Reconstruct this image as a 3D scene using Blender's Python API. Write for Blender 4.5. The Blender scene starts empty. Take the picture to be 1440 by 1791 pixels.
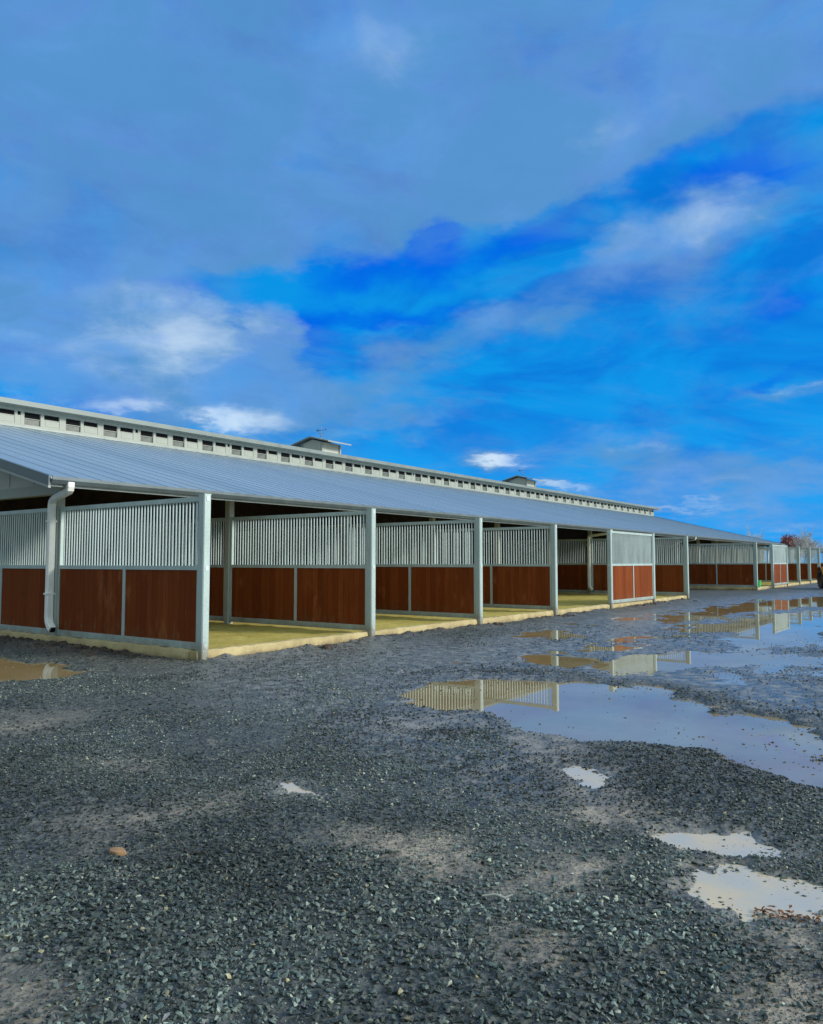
import bpy, bmesh, math, random
import numpy as np
from mathutils import Vector, Matrix

random.seed(7); rng = np.random.default_rng(11)
R = math.radians
SC = bpy.context.scene
COL = SC.collection

# ------------------------------------------------------------------ camera
CAM = Vector((-7.679, -9.453, 1.482)); YAW = R(36.021); PITCH = R(3.677)
cd = bpy.data.cameras.new('camera'); cam = bpy.data.objects.new('camera', cd); COL.objects.link(cam)
fwd = Vector((math.cos(YAW)*math.cos(PITCH), math.sin(YAW)*math.cos(PITCH), math.sin(PITCH)))
cam.location = CAM; cam.rotation_euler = fwd.to_track_quat('-Z', 'Y').to_euler()
cd.sensor_fit = 'VERTICAL'; cd.sensor_height = 24.0; cd.lens = 24.0*1362.148/1791.0
cd.clip_start = 0.05; cd.clip_end = 6000
SC.camera = cam
SC.view_settings.view_transform = 'Standard'; SC.view_settings.look = 'None'
SC.view_settings.exposure = 0.12; SC.view_settings.gamma = 1.0

# ------------------------------------------------------------------ node helper
class NT:
    def __init__(s, tree): s.t = tree; s.n = tree.nodes; s.l = tree.links
    def put(s, sock, v):
        if v is None: return
        if hasattr(v, 'is_output'): s.l.new(v, sock)
        else: sock.default_value = v
    def m(s, op, a, b=None, c=None, clamp=False):
        n = s.n.new('ShaderNodeMath'); n.operation = op; n.use_clamp = clamp
        s.put(n.inputs[0], a); s.put(n.inputs[1], b); s.put(n.inputs[2], c); return n.outputs[0]
    def vm(s, op, a, b=None, out=0):
        n = s.n.new('ShaderNodeVectorMath'); n.operation = op
        s.put(n.inputs[0], a); s.put(n.inputs[1], b); return n.outputs[out]
    def rng(s, v, a, b, c=0., d=1., smooth=True):
        n = s.n.new('ShaderNodeMapRange'); n.interpolation_type = 'SMOOTHSTEP' if smooth else 'LINEAR'
        s.put(n.inputs['Value'], v); s.put(n.inputs['From Min'], a); s.put(n.inputs['From Max'], b); s.put(n.inputs['To Min'], c); s.put(n.inputs['To Max'], d)
        return n.outputs[0]
    def mix(s, f, a, b, kind='MIX'):
        n = s.n.new('ShaderNodeMix'); n.data_type = 'RGBA'; n.blend_type = kind
        s.put(n.inputs[0], f)
        for i, v in ((6, a), (7, b)):
            s.put(n.inputs[i], v if hasattr(v, 'is_output') else (*v[:3], 1.))
        return n.outputs[2]
    def noise(s, vec, scale, detail=4, rough=.55, out=0, dist=0.):
        n = s.n.new('ShaderNodeTexNoise'); s.put(n.inputs['Vector'], vec)
        n.inputs['Scale'].default_value = scale; n.inputs['Detail'].default_value = detail
        n.inputs['Roughness'].default_value = rough; n.inputs['Distortion'].default_value = dist
        return n.outputs[out]
    def voro(s, vec, scale, out='Distance', feat='F1'):
        n = s.n.new('ShaderNodeTexVoronoi'); n.feature = feat; s.put(n.inputs['Vector'], vec)
        n.inputs['Scale'].default_value = scale; return n.outputs[out]
    def comb(s, x, y, z):
        n = s.n.new('ShaderNodeCombineXYZ'); s.put(n.inputs[0], x); s.put(n.inputs[1], y); s.put(n.inputs[2], z); return n.outputs[0]
    def sep(s, v):
        n = s.n.new('ShaderNodeSeparateXYZ'); s.put(n.inputs[0], v); return n.outputs
    def mapping(s, v, loc=(0, 0, 0), rot=(0, 0, 0), sc=(1, 1, 1), kind='POINT'):
        n = s.n.new('ShaderNodeMapping'); n.vector_type = kind; s.put(n.inputs[0], v)
        n.inputs['Location'].default_value = loc; n.inputs['Rotation'].default_value = rot; n.inputs['Scale'].default_value = sc
        return n.outputs[0]
    def coord(s, w='Object'): return s.n.new('ShaderNodeTexCoord').outputs[w]
    def attr(s, name, out='Fac'):
        n = s.n.new('ShaderNodeAttribute'); n.attribute_name = name; return n.outputs[out]
    def bump(s, h, strength=.4, dist=.01):
        n = s.n.new('ShaderNodeBump'); n.inputs['Strength'].default_value = strength; n.inputs['Distance'].default_value = dist
        s.l.new(h, n.inputs['Height']); return n.outputs[0]

# ------------------------------------------------------------------ sky and sun
# broken cloud, azimuth and elevation in degrees from the barn's diagonal: (az, el, half-width, half-height, tilt, amount)
DEEPER=[
    (-3.5,21.0,4.7,1.9,8,0.80),
    (1.7,22.5,2.2,2.3,0,0.60),
    (7.9,22.5,5.1,1.2,20,0.80),
    (23.3,25.0,4.0,1.5,5,0.80),
    (19.2,26.8,4.6,0.8,10,0.50),
    (27.9,23.6,3.0,1.6,0,0.40),
    (-6.8,15.8,2.5,3.6,0,0.45),
    (-1.3,17.7,7.7,0.9,3,0.70),
    (-17.5,18.5,4.3,1.1,0,0.70),
    (27.0,17.2,4.1,1.6,10,0.60),
    (24.4,12.3,5.3,0.7,12,0.50),
    (1.8,23.7,1.7,2.2,0,0.60),
]
COVER=[
    (-23.6,31.1,23.7,10.0,0,1.50),
    (-5.2,30.6,23.9,8.7,0,1.20),
    (12.0,30.8,17.4,7.5,0,1.00),
    (-21.4,22.2,15.7,4.6,0,1.00),
    (-6.9,24.2,8.5,4.0,0,0.60),
    (6.0,25.4,9.8,5.1,0,0.80),
    (25.0,32.6,11.9,4.1,0,0.90),
    (19.3,29.3,6.2,2.9,20,0.50),
    (-11.5,19.5,10.3,2.1,3,-1.20),
    (5.1,21.7,9.8,2.7,12,-1.30),
    (15.2,24.9,10.5,2.1,18,-1.20),
    (26.2,25.8,7.0,1.9,15,-0.90),
    (1.9,24.2,1.7,2.8,8,-1.10),
    (-6.2,17.4,1.9,3.6,0,-0.70),
    (-6.8,14.2,2.9,1.6,0,-0.50),
    (-4.7,22.7,3.0,2.2,10,-0.70),
    (19.7,22.6,7.1,2.2,6,1.00),
    (19.4,19.6,3.4,1.8,0,0.40),
    (-21.2,14.1,13.3,4.9,0,1.10),
    (-26.3,15.8,5.9,2.9,0,0.60),
    (-15.5,16.1,6.0,3.1,0,0.60),
    (-8.7,17.7,2.5,2.3,20,0.70),
    (-11.0,14.0,5.3,3.6,0,0.50),
    (-3.4,11.2,10.1,2.3,0,0.60),
    (-12.5,10.1,6.9,2.0,0,0.60),
    (6.8,17.9,3.4,1.5,5,0.65),
    (2.1,15.9,4.7,1.3,15,0.60),
    (12.2,17.6,2.9,1.2,10,0.40),
    (-1.3,15.1,2.1,1.6,0,0.40),
    (6.2,7.5,2.6,1.0,-5,0.95),
    (11.1,5.3,2.0,0.5,0,0.70),
    (17.6,7.9,6.5,1.6,-3,0.55),
    (25.6,5.6,5.8,1.7,0,0.60),
    (19.1,3.6,5.6,0.4,0,0.75),
    (21.3,5.2,10.2,2.0,0,0.75),
    (26.1,11.1,4.1,0.6,-12,0.45),
    (26.2,2.2,5.4,0.9,0,0.60),
    (18.8,9.9,1.9,0.9,0,0.35),
]
BRIGHT=[
    (-16.3,16.1,7.5,2.9,8,0.75),
    (-26.2,13.6,5.2,2.2,0,0.30),
    (-24.2,17.9,5.7,1.1,5,0.20),
    (-20.4,10.5,2.8,0.9,12,0.90),
    (-14.3,9.9,1.6,1.6,0,0.90),
    (-11.7,10.2,3.3,1.6,0,0.65),
    (-27.1,10.7,3.7,0.8,-10,0.70),
    (6.2,7.6,2.5,0.7,0,1.00),
    (16.9,8.4,3.9,0.7,0,0.35),
    (11.1,5.3,1.6,0.4,0,0.70),
    (19.1,3.7,4.1,0.3,0,0.40),
    (20.8,22.8,6.0,1.8,5,0.62),
    (-3.4,9.3,6.8,1.2,0,0.35),
    (-3.1,34.2,4.8,2.2,0,0.40),
    (18.9,29.9,4.7,1.6,10,0.40),
    (14.4,28.6,2.9,1.7,0,0.25),
    (-8.5,18.5,2.5,1.6,0,0.30),
    (-1.7,12.2,5.1,1.2,0,0.25),
    (6.8,18.0,2.5,1.0,0,0.25),
    (24.3,8.0,2.8,0.5,0,0.30),
    (26.8,11.2,3.1,0.4,-14,0.40),
    (-16.6,12.9,4.7,1.2,0,0.15),
    (-0.9,33.3,7.0,5.1,0,0.18),
    (9.4,26.3,6.3,4.2,10,0.15),
    (23.9,33.1,7.3,2.3,0,0.15),
    (26.5,1.8,4.0,0.9,0,0.50),
    (21.3,5.2,8.8,2.3,0,0.35),
    (18.9,13.6,7.6,2.3,0,0.15),
]
SUN_EL = R(24); SUN_TO = Vector((.42*math.cos(SUN_EL), -.907*math.cos(SUN_EL), math.sin(SUN_EL))).normalized()
world = bpy.data.worlds.new('World'); SC.world = world; world.use_nodes = True
def build_sky():
    wt = world.node_tree; wt.nodes.clear(); N = NT(wt)
    out = wt.nodes.new('ShaderNodeOutputWorld'); bg = wt.nodes.new('ShaderNodeBackground'); bg.inputs['Strength'].default_value = 0.1
    wt.links.new(bg.outputs[0], out.inputs[0])
    sky = wt.nodes.new('ShaderNodeTexSky'); sky.sky_type = 'NISHITA'; sky.sun_disc = False
    sky.sun_elevation = SUN_EL; sky.sun_rotation = math.atan2(SUN_TO.x, SUN_TO.y); sky.ozone_density = 2.5; sky.air_density = 1.0; sky.dust_density = 0.3
    d = N.vm('NORMALIZE', N.coord('Generated'))
    r = N.vm('DOT_PRODUCT', d, (math.sin(YAW), -math.cos(YAW), 0), 1)
    f = N.vm('DOT_PRODUCT', d, (math.cos(YAW), math.sin(YAW), 0), 1)
    z = N.sep(d)[2]
    az = N.m('MULTIPLY', N.m('ARCTAN2', r, f), 57.2958)
    el = N.m('MULTIPLY', N.m('ARCSINE', z), 57.2958)
    zc = N.m('ADD', N.m('MAXIMUM', z, 0.), .22)
    flat = N.vm('DIVIDE', d, N.comb(zc, zc, zc))                   # cloud deck seen in perspective
    flat = N.mapping(flat, rot=(0, 0, R(25)), sc=(1, 1, .6))
    ae = N.comb(az, el, 0.)
    wcol = N.vm('SUBTRACT', N.noise(flat, 2.2, 5, .6, out=1), (.5, .5, .5))
    wcol2 = N.vm('SUBTRACT', N.noise(flat, 8., 4, .6, out=1), (.5, .5, .5))
    aw = N.vm('ADD', ae, N.vm('MULTIPLY', wcol, (5., 4.5, 0.)))
    aw = N.vm('ADD', aw, N.vm('MULTIPLY', wcol2, (4., 2.6, 0.)))
    def field(blobs):
        acc = None
        for (a, e, sx, sy, rot, amp) in blobs:
            src = aw
            if acc is not None:                                     # chained, so the shader keeps few values alive at once
                n = N.n.new('ShaderNodeVectorMath'); n.operation = 'MULTIPLY_ADD'; N.put(n.inputs[0], acc); n.inputs[1].default_value = (1e-7, 1e-7, 1e-7); N.put(n.inputs[2], aw); src = n.outputs[0]
            v = N.mapping(src, loc=(a, e, 0), rot=(0, 0, R(rot)), sc=(sx, sy, 1), kind='TEXTURE')
            L = N.vm('DOT_PRODUCT', v, v, 1)
            g = N.m('MULTIPLY', N.m('POWER', 2.71828, N.m('MULTIPLY', L, -1.1)), amp)
            acc = g if acc is None else N.m('ADD', acc, g)
        return acc
    fb = N.m('SUBTRACT', N.noise(flat, 3.2, 7, .58, dist=.4), .5)
    fb2 = N.m('SUBTRACT', N.noise(N.mapping(flat, loc=(3, 7, 1), sc=(1, 1, 1)), 7., 6, .6, dist=.3), .5)
    C = N.m('ADD', field(COVER), N.m('ADD', N.m('MULTIPLY', fb, 1.7), N.m('MULTIPLY', fb2, .8)))
    mott = N.noise(N.mapping(d, sc=(1, 1, 1.9)), 5.5, 6, .58, dist=.6)
    cover = N.m('MULTIPLY', N.rng(C, .05, 1.0), N.rng(mott, .36, .58, .58, 1.))
    veil = N.noise(N.mapping(flat, loc=(1, 2, 5), rot=(0, 0, R(20)), sc=(.7, 1.5, 1)), 2.2, 5, .55, dist=.7)
    cover = N.m('MAXIMUM', cover, N.m('MULTIPLY', N.m('MULTIPLY', N.rng(veil, .45, .72), N.rng(mott, .4, .6)), N.rng(el, 2., 9., .2, .5)))
    B = N.m('ADD', field(BRIGHT), N.m('ADD', N.m('MULTIPLY', fb, .6), N.m('MULTIPLY', fb2, .7)))
    # clear sky
    m2 = N.noise(N.mapping(d, loc=(2, 3, 1), rot=(0, R(12), 0), sc=(1, 1, 2.6)), 4.2, 6, .6, dist=.8)
    clear = N.mix(.8, N.mix(1., sky.outputs[0], TINT, 'MULTIPLY'), N.mix(N.rng(m2, .36, .62), BLUE_D, BLUE))
    clear = N.mix(N.m('MULTIPLY', N.rng(el, 0., 12., 1., 0.), .8), clear, HORIZ)
    deep = N.rng(N.m('ADD', field(DEEPER), N.m('ADD', N.m('MULTIPLY', fb, .5), N.m('MULTIPLY', fb2, .6))), .15, .9)
    clear = N.mix(N.m('MULTIPLY', deep, .9), clear, DEEP)
    cl = N.mix(N.rng(B, -.35, .3), CLOUD_D, CLOUD_M)
    cl = N.mix(N.m('MULTIPLY', N.rng(mott, .42, .58), .75), cl, CLOUD_T)
    cl = N.mix(N.rng(B, .25, 1.15), cl, CLOUD_W)
    col = N.mix(N.m('MULTIPLY', cover, .93), clear, cl)
    # pale bright deck added to the unseen sky behind and overhead, lights the fronts
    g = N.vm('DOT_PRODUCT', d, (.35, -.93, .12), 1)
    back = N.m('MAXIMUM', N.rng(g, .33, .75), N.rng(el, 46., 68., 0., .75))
    lf = N.rng(N.vm('DOT_PRODUCT', d, (-.93, .25, .1), 1), .0, .5)  # unseen left sky, greyed to set the light on the side faces
    col = N.mix(N.m('MULTIPLY', lf, .92), col, N.mix(N.rng(fb, -.2, .25), LEFT_FILL_D, LEFT_FILL_W))
    deck = N.mix(N.rng(fb, -.2, .25), BACK_FILL_D, BACK_FILL_W)
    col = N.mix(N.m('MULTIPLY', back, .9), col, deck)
    # flat blue-grey below the horizon line
    col = N.mix(N.rng(z, -.02, -.12), col, (1.0, 1.2, 1.4))
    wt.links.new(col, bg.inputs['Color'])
TINT = (.1, .8, 1.2); BLUE_D = (0, 1.65, 6.9); BLUE = (.01, 2.95, 8.1); HORIZ = (.2, 3.3, 8.5); DEEP = (.0, 1.2, 7.4)
CLOUD_D = (.98, 2.0, 4.4); CLOUD_M = (1.55, 3.25, 6.5); CLOUD_T = (.75, 2.7, 5.6); CLOUD_W = (6.0, 7.4, 8.8)
LEFT_FILL_D = (2.6, 3.3, 3.4); LEFT_FILL_W = (4.4, 5.3, 5.4)
BACK_FILL_D = (6.8, 8.0, 8.2); BACK_FILL_W = (12.6, 14.3, 14.2)
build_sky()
sd = bpy.data.lights.new('sun', 'SUN'); sd.energy = 3.1; sd.angle = R(12); sd.color = (1., .93, .82)
sun = bpy.data.objects.new('sun', sd); COL.objects.link(sun); sun.location = (0, -30, 40)
sun.rotation_euler = SUN_TO.to_track_quat('Z', 'Y').to_euler()

# ------------------------------------------------------------------ materials
def mat(name):
    m = bpy.data.materials.new(name); m.use_nodes = True; t = m.node_tree
    b = t.nodes['Principled BSDF']; return m, NT(t), b
def simple(name, col, rough=.5, metal=0., var=.15, scale=6., bump=0., spec=None):
    m, N, b = mat(name); co = N.coord()
    n = N.noise(co, scale, 5, .6)
    c = N.mix(N.rng(n, .3, .7), [x*(1-var) for x in col], [min(1, x*(1+var)) for x in col])
    N.put(b.inputs['Base Color'], c); b.inputs['Metallic'].default_value = metal
    N.put(b.inputs['Roughness'], N.rng(n, .2, .8, max(.02, rough-.07), rough+.07))
    if bump: N.put(b.inputs['Normal'], N.bump(N.noise(co, scale*6, 3), bump, .004))
    if spec is not None: b.inputs['Specular IOR Level'].default_value = spec
    return m
M = {}
def galv(name, col, metal, rough, spangle=True):
    m, N, b = mat(name); co = N.coord()
    cells = N.voro(co, 60 if spangle else 3, 'Color'); s = N.sep(cells)[0]
    n = N.noise(N.mapping(co, sc=(1, 1, .25)), 3., 5, .65)
    c = N.mix(N.rng(n, .3, .72), [x*.78 for x in col], col)
    c = N.mix(N.m('MULTIPLY', s, .22), c, [min(1, x*1.2) for x in col])
    z = N.sep(co)[2]; sp = N.noise(co, 7., 6, .7)
    c = N.mix(N.m('MULTIPLY', N.rng(N.m('ADD', z, N.m('MULTIPLY', sp, .5)), .62, .30), .7), c, (.20, .155, .09))
    c = N.mix(N.m('MULTIPLY', N.rng(N.noise(N.mapping(co, loc=(4, 1, 0), sc=(1, 1, .12)), 9., 5, .7), .6, .75), .4), c, (.22, .20, .17))
    N.put(b.inputs['Base Color'], c); b.inputs['Metallic'].default_value = metal
    N.put(b.inputs['Roughness'], N.m('ADD', N.m('MULTIPLY', s, .12), rough))
    return m
M['galv'] = galv('galvanised_steel', (.45, .57, .565), .25, .38)
M['bar'] = galv('galvanised_bar', (.58, .71, .72), .2, .36, False)
def wood():
    m, N, b = mat('stained_plank'); co = N.coord(); x, y, z = N.sep(co)
    rnd = N.n.new('ShaderNodeObjectInfo').outputs['Random']
    pid = N.m('FLOOR', N.m('DIVIDE', x, .137))
    w = N.n.new('ShaderNodeTexWhiteNoise'); w.noise_dimensions = '2D'; N.put(w.inputs['Vector'], N.comb(pid, N.m('MULTIPLY', rnd, 37.), 0.)); pv = w.outputs[0]
    g = N.noise(N.comb(N.m('MULTIPLY', x, 26.), N.m('ADD', y, N.m('MULTIPLY', pv, 40.)), N.m('MULTIPLY', z, 1.1)), 1.6, 6, .62, dist=.6)
    knot = N.noise(N.comb(N.m('MULTIPLY', x, 3.), N.m('MULTIPLY', rnd, 20.), N.m('MULTIPLY', z, 1.3)), 1.3, 4, .6)
    c = N.mix(pv, (.155, .032, .0075), (.25, .064, .016))
    c = N.mix(N.rng(g, .35, .7, 0., .75), c, (.15, .036, .009))
    c = N.mix(N.rng(knot, .55, .8, 0., .5), c, (.36, .13, .05))
    kick = N.m('MULTIPLY', N.rng(z, .75, .3), N.rng(N.noise(N.comb(N.m('MULTIPLY', x, 9.), N.m('MULTIPLY', rnd, 31.), N.m('MULTIPLY', z, 2.)), 1.2, 5, .7), .56, .68))
    c = N.mix(N.m('MULTIPLY', kick, .5), c, (.30, .16, .08))
    fade = N.noise(N.comb(N.m('MULTIPLY', pid, .7), N.m('MULTIPLY', rnd, 11.), N.m('MULTIPLY', z, .6)), 1., 3, .5)
    c = N.mix(N.rng(fade, .5, .75, 0., .3), c, (.09, .02, .008))
    e = N.m('ABSOLUTE', N.m('SUBTRACT', N.m('FRACT', N.m('DIVIDE', x, .137)), .5))
    gap = N.rng(e, .475, .495)
    c = N.mix(gap, c, (.03, .009, .004))
    dirt = N.m('MULTIPLY', N.rng(z, .5, .25), N.rng(N.noise(co, 5, 4), .4, .7))
    c = N.mix(N.m('MULTIPLY', dirt, .45), c, (.14, .09, .05))
    N.put(b.inputs['Base Color'], c); b.inputs['Roughness'].default_value = .65; b.inputs['Specular IOR Level'].default_value = .06
    h = N.m('SUBTRACT', N.m('MULTIPLY', g, .25), gap)
    N.put(b.inputs['Normal'], N.bump(h, .5, .004))
    return m
M['wood'] = wood()
def roofm():
    m, N, b = mat('roof_sheet'); co = N.coord(); x, y, z = N.sep(co)
    pid = N.m('FLOOR', N.m('DIVIDE', x, .9))
    w = N.n.new('ShaderNodeTexWhiteNoise'); w.noise_dimensions = '1D'; N.put(w.inputs['W'], pid)
    n = N.noise(N.comb(N.m('MULTIPLY', x, 3.), N.m('MULTIPLY', y, .35), 0.), 1.2, 6, .62)
    c = N.mix(w.outputs[0], (.26, .36, .45), (.32, .42, .51))
    c = N.mix(N.rng(n, .42, .75, 0., .5), c, (.20, .28, .36))
    st = N.noise(N.comb(N.m('MULTIPLY', x, 5.), N.m('MULTIPLY', y, .22), 3.), 1., 6, .7)
    c = N.mix(N.rng(st, .54, .74, 0., .45), c, (.17, .22, .27))
    lap = N.rng(N.m('ABSOLUTE', N.m('SUBTRACT', N.m('FRACT', N.m('DIVIDE', y, 3.5)), .5)), .496, .4985)
    c = N.mix(N.m('MULTIPLY', lap, .5), c, (.14, .18, .22))
    N.put(b.inputs['Base Color'], c); b.inputs['Metallic'].default_value = .35
    N.put(b.inputs['Roughness'], N.rng(n, .3, .7, .36, .50))
    return m
M['roof'] = roofm()
M['trim'] = simple('offwhite_trim', (.34, .38, .34), .5, 0, .07, 3.)
M['white'] = simple('white_aluminium', (.86, .90, .86), .35, 0, .05, 4.)
M['fascia'] = simple('grey_fascia', (.11, .15, .17), .45, .2, .12, 3.)
M['gutter'] = simple('pale_gutter', (.26, .31, .31), .4, .2, .1, 3.)
def siding():
    m, N, b = mat('painted_siding'); co = N.coord(); n = N.noise(co, 1.5, 5, .6)
    c = N.mix(N.rng(n, .3, .7), (.46, .50, .46), (.56, .59, .54))
    N.put(b.inputs['Base Color'], c); b.inputs['Roughness'].default_value = .6
    return m
M['siding'] = siding()
M['frost'] = simple('frosted_sheet', (.11, .13, .12), .35, 0, .15, 5.)
M['dark'] = simple('opening_shade', (.012, .012, .014), .8, 0, .2, 9., spec=.1)  # near-black sheet, paints the shade inside windows, slots and pipe mouths
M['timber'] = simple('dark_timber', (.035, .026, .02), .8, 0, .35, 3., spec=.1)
M['cap'] = simple('cupola_sheet', (.27, .32, .32), .5, .1, .1, 2.)
M['ridge'] = simple('pale_roof_edge', (.17, .215, .21), .45, .15, .1, 2.)
def concrete():
    m, N, b = mat('tan_concrete'); co = N.coord(); n = N.noise(co, 2.3, 7, .65); n2 = N.noise(co, 24, 4, .6); z = N.sep(co)[2]
    c = N.mix(N.rng(n, .3, .7), (.36, .29, .14), (.50, .42, .215))
    c = N.mix(N.rng(n2, .5, .8, 0., .5), c, (.22, .175, .09))
    splash = N.m('MULTIPLY', N.rng(N.m('ADD', z, N.m('MULTIPLY', n, .22)), .21, .09), .85)
    c = N.mix(splash, c, (.15, .11, .06))
    N.put(b.inputs['Base Color'], c); b.inputs['Roughness'].default_value = .8
    N.put(b.inputs['Normal'], N.bump(n2, .4, .006))
    return m
M['concrete'] = concrete()
def sand():
    m, N, b = mat('pen_sand'); co = N.coord(); n = N.noise(co, 1.1, 7, .65); n2 = N.noise(co, 45, 4, .7); n3 = N.noise(co, 7, 5, .6)
    c = N.mix(N.rng(n, .3, .7), (.37, .305, .075), (.50, .42, .13))
    c = N.mix(N.rng(n2, .45, .8, 0., .6), c, (.32, .27, .07))
    c = N.mix(N.rng(n3, .55, .7, 0., .65), c, (.20, .17, .05))
    N.put(b.inputs['Base Color'], c); b.inputs['Roughness'].default_value = .95; b.inputs['Specular IOR Level'].default_value = .1
    N.put(b.inputs['Normal'], N.bump(N.m('ADD', n2, N.m('MULTIPLY', n3, 2.)), .7, .012))
    return m
M['sand'] = sand()
def ground():
    m, N, b = mat('gravel_ground'); co = N.coord(); mud = N.attr('mud'); wet = N.attr('wet')
    v = N.voro(co, 34, 'Color'); vs = N.sep(v)[0]; vd = N.voro(co, 34)
    v2 = N.voro(co, 13, 'Color'); v2s = N.sep(v2)[1]
    n = N.noise(co, .7, 7, .6); n2 = N.noise(co, 6, 6, .65); n3 = N.noise(co, 60, 3, .6)
    c = N.mix(vs, (.02, .025, .024), (.10, .115, .108))
    c = N.mix(N.rng(v2s, .86, .98, 0., .6), c, (.16, .16, .14))
    c = N.mix(N.rng(n2, .45, .75, 0., .55), c, (.045, .05, .055))
    fines = N.mix(N.rng(n2, .3, .7), (.25, .21, .15), (.40, .345, .26))
    mm = N.m('MULTIPLY', mud, N.rng(N.m('ADD', N.m('MULTIPLY', n2, .8), N.m('MULTIPLY', n3, .6)), .5, .8, .2, 1.))
    c = N.mix(mm, c, fines)
    soil = N.attr('soil'); c = N.mix(N.m('MULTIPLY', soil, .85), c, N.mix(N.rng(n2, .3, .7), (.03, .022, .018), (.10, .075, .05)))
    silt = N.mix(N.rng(n2, .35, .65), (.12, .125, .125), (.24, .245, .235))
    c = N.mix(N.m('MULTIPLY', wet, N.rng(n2, .35, .65, .25, .95)), c, silt)
    N.put(b.inputs['Base Color'], c)
    ro = N.m('SUBTRACT', N.rng(vs, 0, 1, .55, .8), N.m('MULTIPLY', wet, N.rng(n2, .3, .7, .50, .12)))
    ro = N.m('ADD', ro, N.m('MULTIPLY', mud, -.08))
    N.put(b.inputs['Roughness'], ro)
    h = N.m('MULTIPLY', N.m('ADD', vd, N.m('MULTIPLY', n3, .5)), N.m('SUBTRACT', 1., N.m('MULTIPLY', N.m('MAXIMUM', mud, wet), .65)))
    N.put(b.inputs['Normal'], N.bump(h, .6, .02))
    return m
M['ground'] = ground()
def stone():
    m, N, b = mat('crushed_stone'); c = N.attr('tint', 'Color'); co = N.coord()
    n = N.noise(co, 90, 3, .6)
    c2 = N.mix(N.rng(n, .35, .7, 0., .45), c, (.02, .024, .024))
    N.put(b.inputs['Base Color'], c2); N.put(b.inputs['Roughness'], N.rng(n, .3, .7, .48, .75))
    return m
M['stone'] = stone()
def water(name, c1, c2, rough=.015, ior=3.1, sc=.8):
    m, N, b = mat(name); co = N.coord(); n = N.noise(co, sc, 4, .55)
    N.put(b.inputs['Base Color'], N.mix(N.rng(n, .3, .7), c1, c2)); b.inputs['Roughness'].default_value = rough
    b.inputs['IOR'].default_value = ior
    rip = N.noise(N.mapping(co, sc=(3., 3., 1.)), 2.2, 2, .5)
    N.put(b.inputs['Normal'], N.bump(rip, .02, .004))
    return m
M['water'] = water('muddy_water', (.25, .185, .08), (.33, .265, .145))
M['milky'] = water('silty_water', (.47, .46, .40), (.62, .50, .31), .03, 1.5, 3.0)
M['soil'] = simple('damp_soil', (.05, .036, .026), .9, 0, .4, 9., bump=.5)
M['bark'] = simple('grey_bark', (.17, .16, .15), .9, 0, .25, 5.)
M['twig'] = simple('bare_twig', (.42, .45, .45), .9, 0, .2, 3.)
M['redleaf'] = simple('russet_leaf', (.30, .10, .08), .8, 0, .4, 2.)
M['green'] = simple('green_plastic', (.03, .62, .14), .4, 0, .05, 3.)
M['yellow'] = simple('machine_yellow', (.55, .24, .03), .4, 0, .12, 3.)
M['rubber'] = simple('black_rubber', (.015, .015, .016), .7, 0, .2, 6.)
M['rimdark'] = simple('dark_rim', (.05, .04, .03), .6, .2, .2, 6.)
M['glass'] = simple('tinted_glass', (.02, .03, .04), .05, 0, .05, 2.)
M['steel'] = simple('dark_steel', (.2, .22, .23), .5, .6, .2, 4.)
M['clay'] = simple('orange_clay', (.34, .20, .10), .8, 0, .2, 20., bump=.3)
M['deadleaf'] = simple('brown_leaf', (.22, .09, .03), .8, 0, .4, 20.)
M['drytwig'] = simple('pale_twig', (.42, .44, .38), .7, 0, .2, 20.)

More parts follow.
